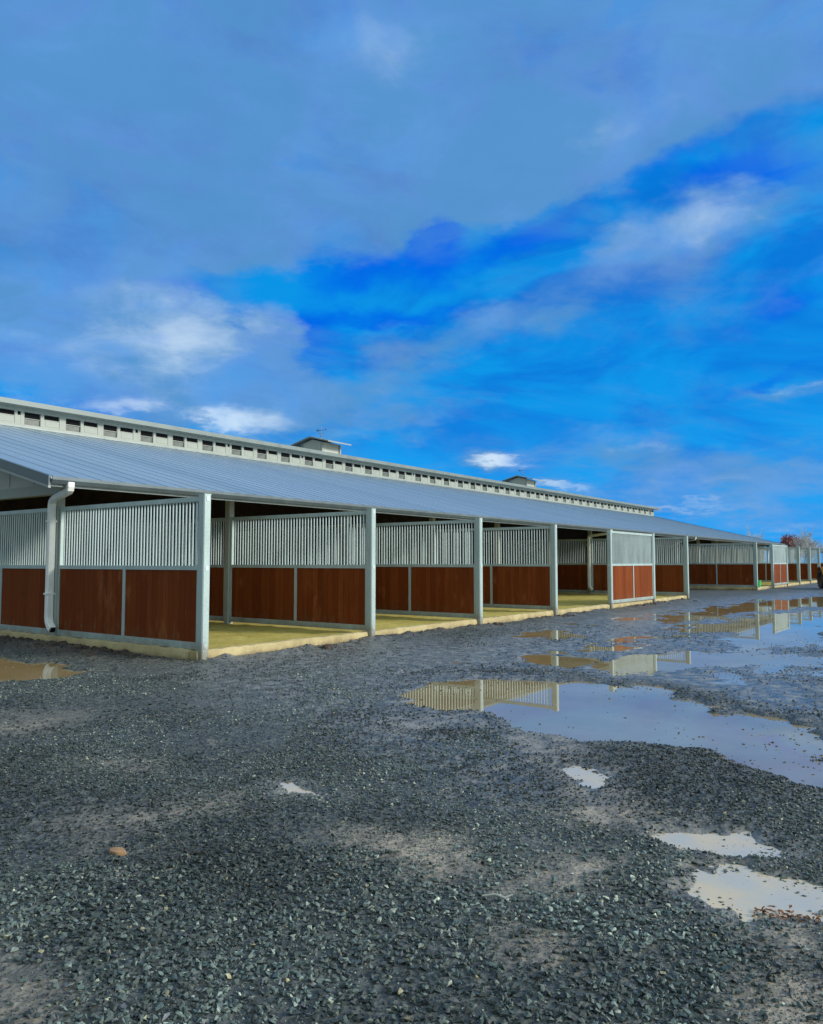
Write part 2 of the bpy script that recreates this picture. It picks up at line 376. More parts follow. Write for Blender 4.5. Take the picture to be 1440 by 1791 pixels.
# ------------------------------------------------------------------ mesh builder
class MB:
    def __init__(s): s.v = []; s.f = []; s.m = []
    def add(s, vs, fs, mi=0):
        o = len(s.v); s.v += [tuple(p) for p in vs]; s.f += [tuple(i+o for i in f) for f in fs]; s.m += [mi]*len(fs)
    def box(s, x0, x1, y0, y1, z0, z1, mi=0):
        vs = [(x, y, z) for z in (z0, z1) for y in (y0, y1) for x in (x0, x1)]
        s.add(vs, [(0, 2, 3, 1), (4, 5, 7, 6), (0, 1, 5, 4), (2, 6, 7, 3), (0, 4, 6, 2), (1, 3, 7, 5)], mi)
    def prism(s, pts, axis, a, b, mi=0):
        n = len(pts)
        def P(p, t): return {'x': (t, p[0], p[1]), 'y': (p[0], t, p[1]), 'z': (p[0], p[1], t)}[axis]
        vs = [P(p, a) for p in pts]+[P(p, b) for p in pts]
        s.add(vs, [tuple(range(n))[::-1], tuple(range(n, 2*n))]+[(i, (i+1) % n, n+(i+1) % n, n+i) for i in range(n)], mi)
    def post(s, x, y, w, z0, z1, c=.012, mi=0):
        h = w/2; p = [(-h+c, -h), (h-c, -h), (h, -h+c), (h, h-c), (h-c, h), (-h+c, h), (-h, h-c), (-h, -h+c)]
        s.prism([(x+a, y+b) for a, b in p], 'z', z0, z1, mi)
    def tube(s, pts, rad, n=8, mi=0, cap=True):
        pts = [Vector(p) for p in pts]; rad = rad if isinstance(rad, (list, tuple)) else [rad]*len(pts)
        rings = []; up = None
        for i, p in enumerate(pts):
            t = (pts[min(i+1, len(pts)-1)]-pts[max(i-1, 0)]).normalized()
            if up is None: up = t.orthogonal().normalized()
            up = (up-t*up.dot(t)).normalized(); sd_ = t.cross(up)
            rings.append([p+(up*math.cos(a)+sd_*math.sin(a))*rad[i] for a in [2*math.pi*k/n for k in range(n)]])
        vs = [q for r_ in rings for q in r_]; fs = []
        for i in range(len(pts)-1):
            for k in range(n): fs.append((i*n+k, i*n+(k+1) % n, (i+1)*n+(k+1) % n, (i+1)*n+k))
        if cap: fs += [tuple(range(n))[::-1], tuple(range((len(pts)-1)*n, len(pts)*n))]
        s.add(vs, fs, mi)
    def rtube(s, pts, w, d, mi=0):                                  # rectangular section swept along pts lying in a plane containing z
        pts = [Vector(p) for p in pts]; rings = []
        for i, p in enumerate(pts):
            t = (pts[min(i+1, len(pts)-1)]-pts[max(i-1, 0)]).normalized()
            side = Vector((1, 0, 0)); nrm = side.cross(t).normalized()
            rings.append([p+side*a*w/2+nrm*b*d/2 for a, b in ((-.8, -1), (.8, -1), (1, -.8), (1, .8), (.8, 1), (-.8, 1), (-1, .8), (-1, -.8))])
        n = 8; vs = [q for r_ in rings for q in r_]; fs = []
        for i in range(len(pts)-1):
            for k in range(n): fs.append((i*n+k, i*n+(k+1) % n, (i+1)*n+(k+1) % n, (i+1)*n+k))
        fs += [tuple(range(n))[::-1], tuple(range((len(pts)-1)*n, len(pts)*n))]
        s.add(vs, fs, mi)
    def lathe(s, prof, n=20, c=(0, 0, 0), axis='z', mi=0):
        vs = []
        for r_, z in prof:
            for k in range(n):
                a = 2*math.pi*k/n
                q = (r_*math.cos(a), r_*math.sin(a), z) if axis == 'z' else (r_*math.cos(a), z, r_*math.sin(a))
                vs.append((q[0]+c[0], q[1]+c[1], q[2]+c[2]))
        fs = [(i*n+k, i*n+(k+1) % n, (i+1)*n+(k+1) % n, (i+1)*n+k) for i in range(len(prof)-1) for k in range(n)]
        s.add(vs, fs, mi)
    def build(s, name, mats, parent=None, smooth=False):
        me = bpy.data.meshes.new(name); me.from_pydata(s.v, [], s.f); mats = mats if isinstance(mats, (list, tuple)) else [mats]
        for m_ in mats: me.materials.append(m_)
        if len(mats) > 1: me.polygons.foreach_set('material_index', s.m)
        if smooth: me.polygons.foreach_set('use_smooth', [True]*len(s.f))
        bm = bmesh.new(); bm.from_mesh(me); bmesh.ops.recalc_face_normals(bm, faces=bm.faces); bm.to_mesh(me); bm.free()
        if smooth: me.set_sharp_from_angle(angle=R(40))
        o = bpy.data.objects.new(name, me); COL.objects.link(o)
        if parent: o.parent = parent
        return o
def tag(o, label=None, cat=None, group=None, kind=None):
    for k, v in (('label', label), ('category', cat), ('group', group), ('kind', kind)):
        if v: o[k] = v
    return o
def empty(name, loc=(0, 0, 0), rz=0.):
    o = bpy.data.objects.new(name, None); COL.objects.link(o); o.location = loc; o.rotation_euler = (0, 0, rz); o.empty_display_size = .3; return o
def copy_tree(o, parent=None):
    c = o.copy(); COL.objects.link(c)
    if parent: c.parent = parent
    for ch in list(o.children): copy_tree(ch, c)
    return c

# ------------------------------------------------------------------ ground, puddles, gravel
PUD={
    'A': [(-0.47,-4.28), (0.40,-4.06), (1.00,-4.32), (1.35,-5.03), (1.64,-5.66), (1.76,-6.05), (1.71,-6.43), (1.20,-6.55), (0.82,-6.88), (0.73,-7.31), (0.53,-7.73), (0.34,-8.06), (0.15,-8.42), (-1.82,-8.73), (-1.82,-8.43), (-1.56,-8.16), (-1.29,-7.77), (-1.21,-7.40), (-1.37,-6.98), (-1.42,-6.59), (-1.50,-6.25), (-1.28,-5.91), (-1.01,-5.44), (-0.95,-5.03), (-0.76,-4.62)],
    'B': [(3.06,-3.76), (3.88,-3.74), (4.13,-4.46), (3.45,-4.86), (2.66,-4.74), (2.43,-4.23)],
    'B2': [(3.41,-5.01), (4.87,-4.94), (5.65,-5.44), (5.76,-6.14), (5.95,-6.79), (6.44,-7.70), (5.26,-7.84), (4.48,-7.00), (4.47,-6.45), (4.17,-6.05), (3.14,-5.88), (2.49,-5.56)],
    'C': [(9.97,-3.70), (11.97,-3.62), (12.32,-4.38), (10.87,-4.92), (9.44,-4.66), (9.21,-4.13)],
    'D': [(13.65,-2.51), (15.79,-2.57), (15.79,-3.41), (14.22,-3.63), (13.23,-3.02)],
    'D2': [(7.07,-1.50), (7.83,-1.58), (7.71,-2.57), (7.32,-3.12), (6.58,-2.72), (6.49,-2.01)],
    'D3': [(7.62,-3.72), (8.14,-4.01), (7.98,-4.40), (7.14,-4.24)],
    'E': [(17.71,-2.37), (21.96,-2.38), (24.70,-2.57), (31.89,-4.39), (24.22,-5.36), (19.36,-4.54), (17.37,-3.80)],
    'F': [(13.38,-4.56), (16.04,-4.55), (20.35,-5.85), (7.89,-7.43), (8.56,-6.68), (7.52,-6.30), (7.01,-5.93), (9.67,-5.41)],
    'G': [(-1.93,3.58), (-1.58,2.86), (-1.37,2.23), (-1.44,1.31), (-1.55,0.55), (-2.01,0.26), (-2.49,0.41), (-2.94,1.27)],
    'H': [(-2.55,-7.04), (-2.38,-7.09), (-2.49,-7.28), (-2.79,-7.46), (-2.95,-7.44), (-2.78,-7.24)],
    'I': [(-3.33,-7.94), (-3.10,-8.05), (-3.00,-8.31), (-3.16,-8.49), (-3.19,-8.63), (-3.39,-8.55), (-3.56,-8.44), (-3.52,-8.27), (-3.46,-8.09)],
    'J': [(-3.83,-8.34), (-3.67,-8.46), (-3.67,-8.67), (-3.68,-8.92), (-4.01,-8.96), (-4.13,-8.82), (-4.23,-8.69), (-4.21,-8.55), (-4.10,-8.43)],
    'K': [(-3.92,-5.60), (-3.84,-5.67), (-3.88,-5.94), (-3.96,-5.96), (-3.99,-5.77)],
}
MUD={
    'm1': [(-4.45,-6.66), (-4.20,-6.77), (-4.02,-7.10), (-4.12,-7.38), (-4.37,-7.49), (-4.54,-7.31), (-4.59,-6.93)],
    'm2': [(-4.95,-7.88), (-4.82,-7.94), (-4.84,-8.06), (-4.97,-8.10), (-5.03,-7.98)],
    'm3': [(-4.87,-8.71), (-4.64,-8.79), (-4.40,-8.99), (-4.89,-9.05), (-5.08,-8.80)],
    'm4': [(-4.18,-1.79), (-3.78,-2.06), (-3.29,-2.16), (-3.58,-2.60), (-4.03,-2.73), (-4.43,-2.35)],
    'm5': [(-1.87,-4.93), (-1.53,-5.12), (-1.83,-5.41), (-2.21,-5.36)],
    'm6': [(-6.25,-6.39), (-6.10,-6.59), (-6.12,-6.89), (-6.28,-6.94), (-6.40,-6.73)],
    'm7': [(-1.61,-6.03), (-1.57,-6.45), (-2.17,-6.93), (-2.49,-6.90), (-2.10,-6.41)],
    'm8': [(-3.02,-7.32), (-2.91,-7.57), (-3.21,-7.89), (-3.45,-7.72), (-3.33,-7.38)],
    'm9': [(-4.29,-8.70), (-4.10,-8.95), (-4.48,-9.00), (-4.53,-8.88)],
    'm10': [(-5.14,-5.25), (-4.55,-5.33), (-4.24,-5.61), (-4.32,-5.73), (-4.66,-5.64), (-4.97,-5.64), (-5.27,-5.61)],
    'm11': [(-4.38,-4.18), (-4.16,-4.35), (-4.30,-4.61), (-4.52,-4.55)],
    'm12': [(-4.49,-7.71), (-3.94,-7.77), (-3.88,-8.09), (-4.44,-7.96)],
}
WET={
    'w2': [(0.00,0.73), (3.33,0.69), (4.63,-1.04), (3.07,-4.55), (-2.17,-6.93), (-3.49,-7.16), (-3.08,-5.69), (-2.25,-3.37)],
    'w1': [(-0.21,-3.68), (4.04,-1.94), (9.73,-0.93), (23.95,-0.85), (42.38,-3.34), (0.45,-8.42), (1.11,-7.39), (1.83,-6.44), (2.28,-4.03), (0.90,-3.59), (-0.44,-4.19)],
}
def vnoise(x, y, seed=0):
    xi = np.floor(x).astype(np.int64); yi = np.floor(y).astype(np.int64); fx = x-xi; fy = y-yi
    fx = fx*fx*(3-2*fx); fy = fy*fy*(3-2*fy)
    def hsh(a, b):
        h = (a*374761393+b*668265263+seed*974711) & 0xffffffff; h = ((h ^ (h >> 13))*1274126177) & 0xffffffff
        return ((h ^ (h >> 16)) & 0xffff)/65535.
    return (hsh(xi, yi)*(1-fx)+hsh(xi+1, yi)*fx)*(1-fy)+(hsh(xi, yi+1)*(1-fx)+hsh(xi+1, yi+1)*fx)*fy-.5
def fbm(x, y, sc, oct=4, seed=0, gain=.5):
    t = 0; a = 1.
    for k in range(oct): t = t+a*vnoise(x*sc+17.3*k, y*sc-9.1*k, seed+k); sc *= 2.03; a *= gain
    return t
def sdf(x, y, poly):
    p = np.array(poly); q = np.roll(p, -1, axis=0); d = np.full(x.shape, 1e9); ins = np.zeros(x.shape, bool)
    for (x0, y0), (x1, y1) in zip(p, q):
        ex, ey = x1-x0, y1-y0; t = np.clip(((x-x0)*ex+(y-y0)*ey)/(ex*ex+ey*ey+1e-12), 0, 1)
        d = np.minimum(d, (x-x0-t*ex)**2+(y-y0-t*ey)**2)
        c = ((y0 > y) != (y1 > y)) & (x < (x1-x0)*(y-y0)/(y1-y0+1e-12)+x0); ins ^= c
    d = np.sqrt(d); return np.where(ins, -d, d)
def soft(x, y, poly, w):
    p = np.array(poly); out = np.zeros(x.shape)
    mg = 2.5*np.max(w) if np.ndim(w) else 2.5*w
    m = (x > p[:, 0].min()-mg) & (x < p[:, 0].max()+mg) & (y > p[:, 1].min()-mg) & (y < p[:, 1].max()+mg)
    if m.any():
        ww = w[m] if np.ndim(w) else w
        t = np.clip(.5-sdf(x[m], y[m], poly)/ww, 0, 1); out[m] = t*t*(3-2*t)
    return out
WATER_Z = -.020; NEAR_Z = -.006
def terrain(x, y):
    dist = np.hypot(x-CAM.x, y-CAM.y); w = np.clip(.035*dist, .08, .8)
    jx = x+fbm(x, y, 2.2, 4, 3)*w*1.5; jy = y+fbm(x, y, 2.2, 4, 9)*w*1.5
    pud = np.zeros(x.shape)
    near = np.zeros(x.shape); ring = np.zeros(x.shape)
    for k, p in PUD.items():
        if k in ('H', 'I', 'J', 'K'): near = np.maximum(near, soft(jx+fbm(x, y, 11., 3, 71)*.05, jy+fbm(x, y, 11., 3, 73)*.05, p, w*1.5)); ring = np.maximum(ring, soft(x, y, p, w*0+.5))
        else: pud = np.maximum(pud, soft(jx, jy, p, w*1.1))
    mud = np.zeros(x.shape)
    for k, p in MUD.items(): mud = np.maximum(mud, soft(jx, jy, p, w*3.2)*(.6 if k in ('m4', 'm6', 'm10', 'm11') else 1.))
    wet = np.zeros(x.shape)
    hw = soft(jx, jy, WET['w1'], np.clip(.12*dist, .8, 3.)); wet = np.maximum(hw, .8*soft(jx, jy, WET['w2'], np.clip(.2*dist, .8, 3.)))
    wet = np.maximum(wet, soft(jx, jy, PUD['A'], w*0+1.1)*.8)
    wet = np.maximum(wet, np.clip((dist-45)/30, 0, .8))
    big = fbm(x, y, .35, 3, 21)*.02+fbm(x*.7, y*1.6, 1.0, 4, 33)*.022
    fine = fbm(x, y, 4., 4, 41)*.014*(1-.6*mud)+fbm(x, y, 14., 3, 55)*.008*(1-.7*mud)*(dist < 25)
    dry = .014+big*.6*(1-.8*ring)+.004*ring
    wetb = -.0115+big*1.25
    h = dry*(1-hw)+wetb*hw
    h = h*(1-pud)+(-.05+fine*.6)*pud+fine*(1-pud)
    h = h*(1-near)+(-.026+fine*.7)*near; pud = np.maximum(pud, near)
    # spoil heaped against the footing, damp soil by the near corner
    ft = np.exp(-((y+.16)/.20)**2)*((x > -.2) & (x < 24.3))*(.015+.11*np.clip(fbm(x, y, 2.6, 5, 77, .6)+.1, 0, 1))*(1-.9*pud)
    lf = np.exp(-((x+.48)/.42)**2)*((y > .3) & (y < 12))*(.02+.16*np.clip(fbm(x, y, 1.1, 4, 78)+.25, 0, 1))*np.clip((y-.3)/2.5, 0, 1)
    h = h+ft+lf
    soil = np.clip((ft+lf)*15, 0, 1)
    rim = np.zeros(x.shape)
    for k in 'HIJK': rim = np.maximum(rim, soft(jx, jy, PUD[k], w*3.2))
    mud = np.maximum(mud, rim*.75); wet = np.maximum(wet, np.clip(rim*1.3, 0, .75))
    return h, pud, np.maximum(mud, 0), wet, soil
def build_ground():
    na, nr = 900, 820
    ang = np.concatenate([YAW+np.linspace(-R(42), R(42), na-160), YAW+np.linspace(R(42), 2*math.pi-R(42), 161)[1:]])
    na = len(ang)
    rad = np.concatenate([[.3], np.geomspace(1.2, 70, nr-40), np.geomspace(74, 3500, 40)])
    A, Rr = np.meshgrid(ang, rad); x = (CAM.x+Rr*np.cos(A)).ravel(); y = (CAM.y+Rr*np.sin(A)).ravel()
    h, pud, mud, wet, soil = terrain(x, y)
    far = np.clip((np.hypot(x-CAM.x, y-CAM.y)-75)/40, 0, 1); h = h*(1-far)-.0*far
    inside = ((x > .05) & (x < 23.95) & (y > .02) & (y < 30)) | ((x > 36.05) & (x < 59.95) & (y > .02) & (y < 30))
    h = np.where(inside, np.minimum(h, -.02), h)
    nR = len(rad); idx = np.arange(nR*na).reshape(nR, na); nxt = np.roll(idx, -1, axis=1)
    f = np.stack([idx[:-1], nxt[:-1], nxt[1:], idx[1:]], -1).reshape(-1, 4)
    co = np.stack([x, y, h], -1).astype(np.float32)
    c0 = len(co); co = np.vstack([co, [[CAM.x, CAM.y, 0]]]).astype(np.float32)
    me = bpy.data.meshes.new('ground'); nq = len(f); tri = np.stack([np.full(na, c0), nxt[0], idx[0]], -1)[:, [0, 2, 1]]
    me.vertices.add(len(co)); me.vertices.foreach_set('co', co.ravel())
    loops = np.concatenate([f.ravel(), tri.ravel()]).astype(np.int32); me.loops.add(len(loops)); me.loops.foreach_set('vertex_index', loops)
    st = np.concatenate([np.arange(nq)*4, nq*4+np.arange(na)*3]).astype(np.int32); me.polygons.add(len(st)); me.polygons.foreach_set('loop_start', st)
    me.update(calc_edges=True); me.polygons.foreach_set('use_smooth', np.ones(len(st), bool))
    for n_, d_ in (('mud', mud), ('wet', wet), ('soil', soil)):
        at = me.attributes.new(n_, 'FLOAT', 'POINT'); at.data.foreach_set('value', np.append(d_, 0.).astype(np.float32))
    me.materials.append(M['ground']); o = bpy.data.objects.new('ground', me); COL.objects.link(o); tag(o, kind='structure')
    if (me.polygons[0].normal.z < 0): me.flip_normals()
build_ground()
def pool(name, pts, z, m_):
    b = MB(); b.add([(px, py, z) for px, py in pts], [tuple(range(len(pts)))]); o = b.build(name, m_); tag(o, kind='structure'); return o
pool('standing_water', [(-12, -60), (75, -60), (75, -.6), (-1.0, -.6), (-1.0, 14), (-12, 14)], WATER_Z, M['water'])
for k in 'HIJK':
    p = np.array(PUD[k]); c = p.mean(0); pool('puddle', [tuple(c+(q-c)*(1.25+.11/np.hypot(*(q-c)))) for q in p], NEAR_Z+.001*'HIJK'.index(k), M['milky'])

def build_gravel():
    bases = []
    for k in range(28):
        bm = bmesh.new(); n = random.randint(7, 9)
        for i in range(n):
            v = Vector((random.gauss(0, 1), random.gauss(0, 1), random.gauss(0, 1))).normalized()*random.uniform(.8, 1.05)
            bm.verts.new((v.x*random.uniform(.8, 1.1), v.y*.78, v.z*.55))
        bmesh.ops.convex_hull(bm, input=bm.verts); loose = [v for v in bm.verts if not v.link_faces]
        for v in loose: bm.verts.remove(v)
        bm.verts.index_update(); bm.verts.ensure_lookup_table()
        bases.append((np.array([v.co[:] for v in bm.verts]), np.array([[v.index for v in f.verts] for f in bm.faces if len(f.verts) == 3]))); bm.free()
    px, py, ps = [], [], []
    for r0, r1, dens, s0, s1 in ((1.5, 4.2, 4600, .006, .0215), (4.2, 7., 3200, .006, .017), (7., 11., 1000, .009, .020), (11., 19., 230, .011, .024), (1.5, 4.6, 6500, .0028, .006)):
        area = R(116)/2*(r1*r1-r0*r0); n = int(area*dens)
        rr = np.sqrt(rng.uniform(r0*r0, r1*r1, n)); aa = YAW+rng.uniform(-R(58), R(58), n)
        px.append(CAM.x+rr*np.cos(aa)); py.append(CAM.y+rr*np.sin(aa)); ps.append(s0+(s1-s0)*rng.uniform(0, 1, n)**1.6)
    x = np.concatenate(px); y = np.concatenate(py); s = np.concatenate(ps)
    h, pud, mud, wet, soil = terrain(x, y)
    patch = np.clip(.62+fbm(x, y, .9, 3, 91)*1.5, .15, 1)
    keep = rng.uniform(0, 1, len(x)) < (1-.90*np.clip(mud*1.2, 0, 1)*(s > .0062))*(1-.85*wet*np.clip(.75+fbm(x, y, 1.1, 4, 17)*1.6, 0, 1.15))*patch*np.where(pud > .8, np.clip(.015+.6*np.clip(fbm(x, y, 1.4, 4, 63)-.1, 0, 1)+.25*np.clip(fbm(x, y, 7., 3, 64)-.1, 0, 1), 0, .4), np.where(pud > .3, .75, 1.))
    keep &= ~((y > -.1) & (x > -.12)) ; wz = np.where(y+.6*x > -10.2, WATER_Z, NEAR_Z); h = np.where(pud > .5, np.maximum(h, wz-s*.3), h)
    x, y, s, h, pud = x[keep], y[keep], s[keep], h[keep], pud[keep]; n = len(x)
    print('stones', n)
    kinds = rng.integers(0, len(bases), n); V = []; F = []; T = []; off = 0
    pal = np.array([(.026, .034, .034), (.048, .060, .058), (.075, .092, .086), (.11, .13, .12), (.06, .085, .082), (.085, .085, .10), (.17, .195, .18), (.34, .34, .28), (.36, .29, .18)])
    pw = np.array([.17, .22, .19, .13, .1, .06, .075, .02, .007]); pc = rng.choice(len(pal), n, p=pw/pw.sum()); silt = np.clip(.85+fbm(x, y, .8, 5, 131)*1.5+fbm(x, y, 3.5, 3, 137)*.6, .45, 1.7)
    for b, (bv, bf) in enumerate(bases):
        ii = np.where(kinds == b)[0]; m_ = len(ii)
        if not m_: continue
        a = rng.uniform(0, 2*math.pi, m_); tl = rng.normal(0, .35, m_); tl2 = rng.normal(0, .35, m_)
        v = np.repeat(bv[None], m_, 0)*s[ii][:, None, None]
        cz, sz = np.cos(tl)[:, None], np.sin(tl)[:, None]; Y = v[..., 1]*cz-v[..., 2]*sz; Z = v[..., 1]*sz+v[..., 2]*cz; X = v[..., 0]
        cz, sz = np.cos(tl2)[:, None], np.sin(tl2)[:, None]; X, Z = X*cz+Z*sz, -X*sz+Z*cz
        cz, sz = np.cos(a)[:, None], np.sin(a)[:, None]; X, Y = X*cz-Y*sz, X*sz+Y*cz
        X += x[ii][:, None]; Y += y[ii][:, None]; Z += (h[ii]+s[ii]*.30)[:, None]
        V.append(np.stack([X, Y, Z], -1).reshape(-1, 3)); nv = len(bv)
        F.append((bf[None]+(off+np.arange(m_)*nv)[:, None, None]).reshape(-1, 3)); off += m_*nv
        col = pal[pc[ii]]*rng.uniform(.7, 1.35, (m_, 1)); col = (col*.98*np.array([.92, 1.04, 1.0]))*silt[ii][:, None]+np.array([.05, .052, .045])*(np.clip(silt[ii]-1.1, 0, 1)*.7)[:, None]; T.append(np.repeat(col, nv, 0))
    V = np.vstack(V).astype(np.float32); F = np.vstack(F).astype(np.int32); T = np.vstack(T)
    me = bpy.data.meshes.new('gravel'); me.vertices.add(len(V)); me.vertices.foreach_set('co', V.ravel())
    me.loops.add(F.size); me.loops.foreach_set('vertex_index', F.ravel()); me.polygons.add(len(F)); me.polygons.foreach_set('loop_start', np.arange(len(F), dtype=np.int32)*3)
    me.update(calc_edges=True)
    me.polygons.foreach_set('use_smooth', np.zeros(len(F), bool))
    at = me.color_attributes.new('tint', 'FLOAT_COLOR', 'POINT'); at.data.foreach_set('color', np.hstack([T, np.ones((len(T), 1))]).astype(np.float32).ravel())
    me.materials.append(M['stone']); o = bpy.data.objects.new('gravel', me); COL.objects.link(o); tag(o, kind='stuff')
build_gravel()

# ------------------------------------------------------------------ barn
BAY = 4.0; NB = 15; XE = 60.0
YE, ZE = 3.0, 2.90; YC, ZC = 13.455, 5.47; SL = (ZC-ZE)/(YC-YE); YR = 17.0; ZR = 7.0; YIN = 4.07
def roof_z(y): return ZE+(y-YE)*SL
def build_barn():
    root = empty('horse_barn'); tag(root, 'long pale horse barn with blue-grey metal roof, clerestory windows and two ridge cupolas', 'barn')
    def slope_roof(name, y0, z0, y1, z1, x0, x1, th, m_, rib=None):
        b = MB(); b.prism([(y0, z0), (y1, z1), (y1, z1-th), (y0, z0-th)], 'x', x0, x1)
        if rib:
            x = x0+.12
            while x < x1-.1:
                b.prism([(y0+.003, z0-.01), (y1-.003*(1 if y1 > y0 else -1), z1-.01), (y1, z1+.007), (y0, z0+.007)], 'x', x, x+.03); x += rib
        return b.build(name, m_, root)
    slope_roof('lower_roof', YE-.03, ZE-.007, YC, ZC, -.8, XE-.35, .05, M['roof'], .46)
    slope_roof('lower_roof', 2*YR-YE+.03, ZE-.007, 2*YR-YC, ZC, -.8, XE-.35, .05, M['roof'], 1.84)
    b = MB(); b.prism([(3.0, 2.785), (2.93, 2.785), (2.885, 2.85), (2.885, 2.905), (2.90, 2.905), (2.905, 2.86), (2.96, 2.86), (2.968, 2.835), (3.0, 2.83)], 'x', -.8, XE-.36); b.build('gutter', M['fascia'], root)
    b = MB(); b.box(-.76, XE-.4, 3.0, 3.06, 2.745, 2.80); b.build('eave_trim', M['gutter'], root)
    for xa, xb, sg in ((-.84, -.803, 1), (XE-.347, XE-.31, 1)):
        b = MB(); b.prism([(YE-.06, roof_z(YE-.06)+.03), (YC, ZC+.03), (YC, ZC-.13), (YE-.06, roof_z(YE-.06)-.13)], 'x', xa, xb)
        b.prism([(YE-.06, roof_z(YE-.06)-.133), (YC, ZC-.133), (YC, ZC-.175), (YE-.06, roof_z(YE-.06)-.175)], 'x', xa-.004, xb+.004, 1)
        b.build('rake_trim', [M['fascia'], M['gutter']], root)
    for xa in (-.03, XE-1.03):
        b = MB(); g = .09
        b.prism([(3.95, 2.9), (3.95, roof_z(3.95)-g), (YC, ZC-g), (YC, 2.9)], 'x', xa, xa+.06)
        b.prism([(YC+.002, 2.9), (YC+.002, 6.08), (YR, 6.85), (2*YR-YC-.002, 6.08), (2*YR-YC-.002, 2.9)], 'x', xa, xa+.06)
        b.prism([(2*YR-YC, 2.9), (2*YR-YC, ZC-g), (30.05, roof_z(3.95)-g), (30.05, 2.9)], 'x', xa, xa+.06)
        y = 4.9
        while y < 29.5:
            top = (roof_z(min(y, 2*YR-y)) if (y < YC or y > 2*YR-YC) else 6.1)-.14
            b.box(xa-.014, xa-.001, y, y+.035, 2.95, top); y += .92
        if xa > 1: b.box(xa, xa+.06, 4.3, 30, -.05, 2.70)
        b.build('gable_siding', M['siding'], root)
        b = MB(); b.box(xa-.05, xa+.11, 3.93, 30.07, 2.715, 2.899); b.build('header_beam', M['trim'], root)
    b = MB(); b.box(0, XE-1, 30.1, 30.2, -.05, 2.75); b.build('rear_wall', M['siding'], root)
    b = MB(); b.box(.1, XE-1.1, 8.35, 8.45, -.05, 4.1); b.build('added_dark_wall', M['timber'], root)  # wall added to close off the bays so the interior stays black
    # clerestory wall: bands, mullions, openings
    w = MB(); y0, y1 = YC, YC+.09
    w.box(-.03, XE, y0, y1, 5.34, 5.585); w.box(-.03, XE, y0, y1, 5.965, 6.14)
    ops = [(.15, .66, 5.585), (.76, 1.26, 5.585), (1.46, 1.97, 5.585), (2.06, 2.56, 5.585), (2.76, 3.27, 5.585), (3.37, 3.87, 5.585), (3.95, 4.05, 5.85)]
    edge = -.03
    for k in range(NB):
        for (a, c, zb) in ops:
            xa, xc = k*BAY+a, min(k*BAY+c, XE-.02)
            if xa > edge: w.box(edge, xa, y0, y1, 5.586, 5.964)
            if zb > 5.7: w.box(xa, xc, y0+.004, y1, 5.586, zb); w.box(xa, xc, y0+.06, y1-.002, zb, 5.964, 1)  # dark backing paints the shade inside the slot
            edge = xc
    if edge < XE: w.box(edge, XE, y0, y1, 5.586, 5.964)
    w.box(-.03, XE, y0-.025, y0-.001, 5.475, 5.53, 2)
    w.build('clerestory_wall', [M['trim'], M['dark'], M['gutter']], root)
    b = MB(); b.box(0, XE-1, 2*YR-YC-.09, 2*YR-YC, 5.34, 6.14); b.build('clerestory_wall', M['trim'], root)
    def window(tall):
        b = MB(); W_ = .51 if tall else .50
        b.box(0.0, W_, .055, .085, .20 if not tall else .17, .379, 1)  # dark sheet painting the shaded interior behind the open upper half
        zb = .225
        if tall:
            b.box(0, .012, .012, .08, .001, .379); b.box(W_-.012, W_, .012, .08, .001, .379)
            b.box(.012, W_-.012, .02, .08, .185, .203)
        else:
            b.box(0, .010, .008, .08, zb, .379); b.box(W_-.010, W_, .008, .08, zb, .379); b.box(.010, W_-.010, .004, .08, zb-.012, zb+.012)
        o = b.build('window', [M['trim'], M['dark']], root)
        s = MB()
        if tall: s.box(.014, W_-.014, .045, .06, .001, .183)
        else: s.box(0.0, W_, .012, .05, .001, zb-.014); s.box(.05, W_-.05, .006, .0115, .03, zb-.04)
        s.build('sash', M['frost'] if tall else M['trim'], o); return o
    protos = {True: window(True), False: window(False)}; used = set()
    for k in range(NB):
        for i, (a, c, zb) in enumerate(ops[:6]):
            t = (i % 2 == 0); o = protos[t] if t not in used else copy_tree(protos[t], root); used.add(t)
            o.location = (k*BAY+a, YC, 5.585)
    b = MB()
    b.prism([(13.1, 6.225), (YR, ZR), (2*YR-13.1, 6.225), (2*YR-13.1, 6.13), (YR, ZR-.1), (13.1, 6.13)], 'x', -.8, XE+.6); b.build('clerestory_roof', M['ridge'], root)
    b = MB(); b.box(-.8, XE+.6, 13.06, 13.097, 6.07, 6.215); b.build('clerestory_fascia', M['ridge'], root)
    b = MB(); b.box(-.75, XE+.55, 13.10, 13.45, 6.085, 6.11); b.build('soffit', M['trim'], root)
    # cupolas
    def cupola(cx):
        b = MB(); b.box(cx-.65, cx+.65, YR-.65, YR+.65, 6.6, 7.36); b.prism([(YR-.65, 7.361), (YR, 7.54), (YR+.65, 7.361)], 'x', cx-.65, cx+.65)
        for sx in (-1, 1):
            for sy in (-1, 1): b.box(cx+sx*.655-.05, cx+sx*.655+.05, YR+sy*.655-.05, YR+sy*.655+.05, 6.6, 7.33, 1)
        c = b.build('cupola', [M['siding'], M['trim']], root)
        r_ = MB(); r_.prism([(YR-1.25, 7.36), (YR, 7.672), (YR+1.25, 7.36), (YR+1.25, 7.30), (YR, 7.605), (YR-1.25, 7.30)], 'x', cx-.86, cx+.86)
        r_.build('cupola_roof', M['cap'], c)
        v = MB(); v.tube([(cx, YR, 7.62), (cx, YR, 8.28)], [.014, .008], 6)
        for dx, dy in ((1, 0), (0, 1)): v.tube([(cx-dx*.22, YR-dy*.22, 7.92), (cx+dx*.22, YR+dy*.22, 7.92)], .006, 5)
        v.lathe([(0, -.045), (.04, -.02), (.045, 0), (.04, .02), (0, .045)], 10, (cx, YR, 7.80))
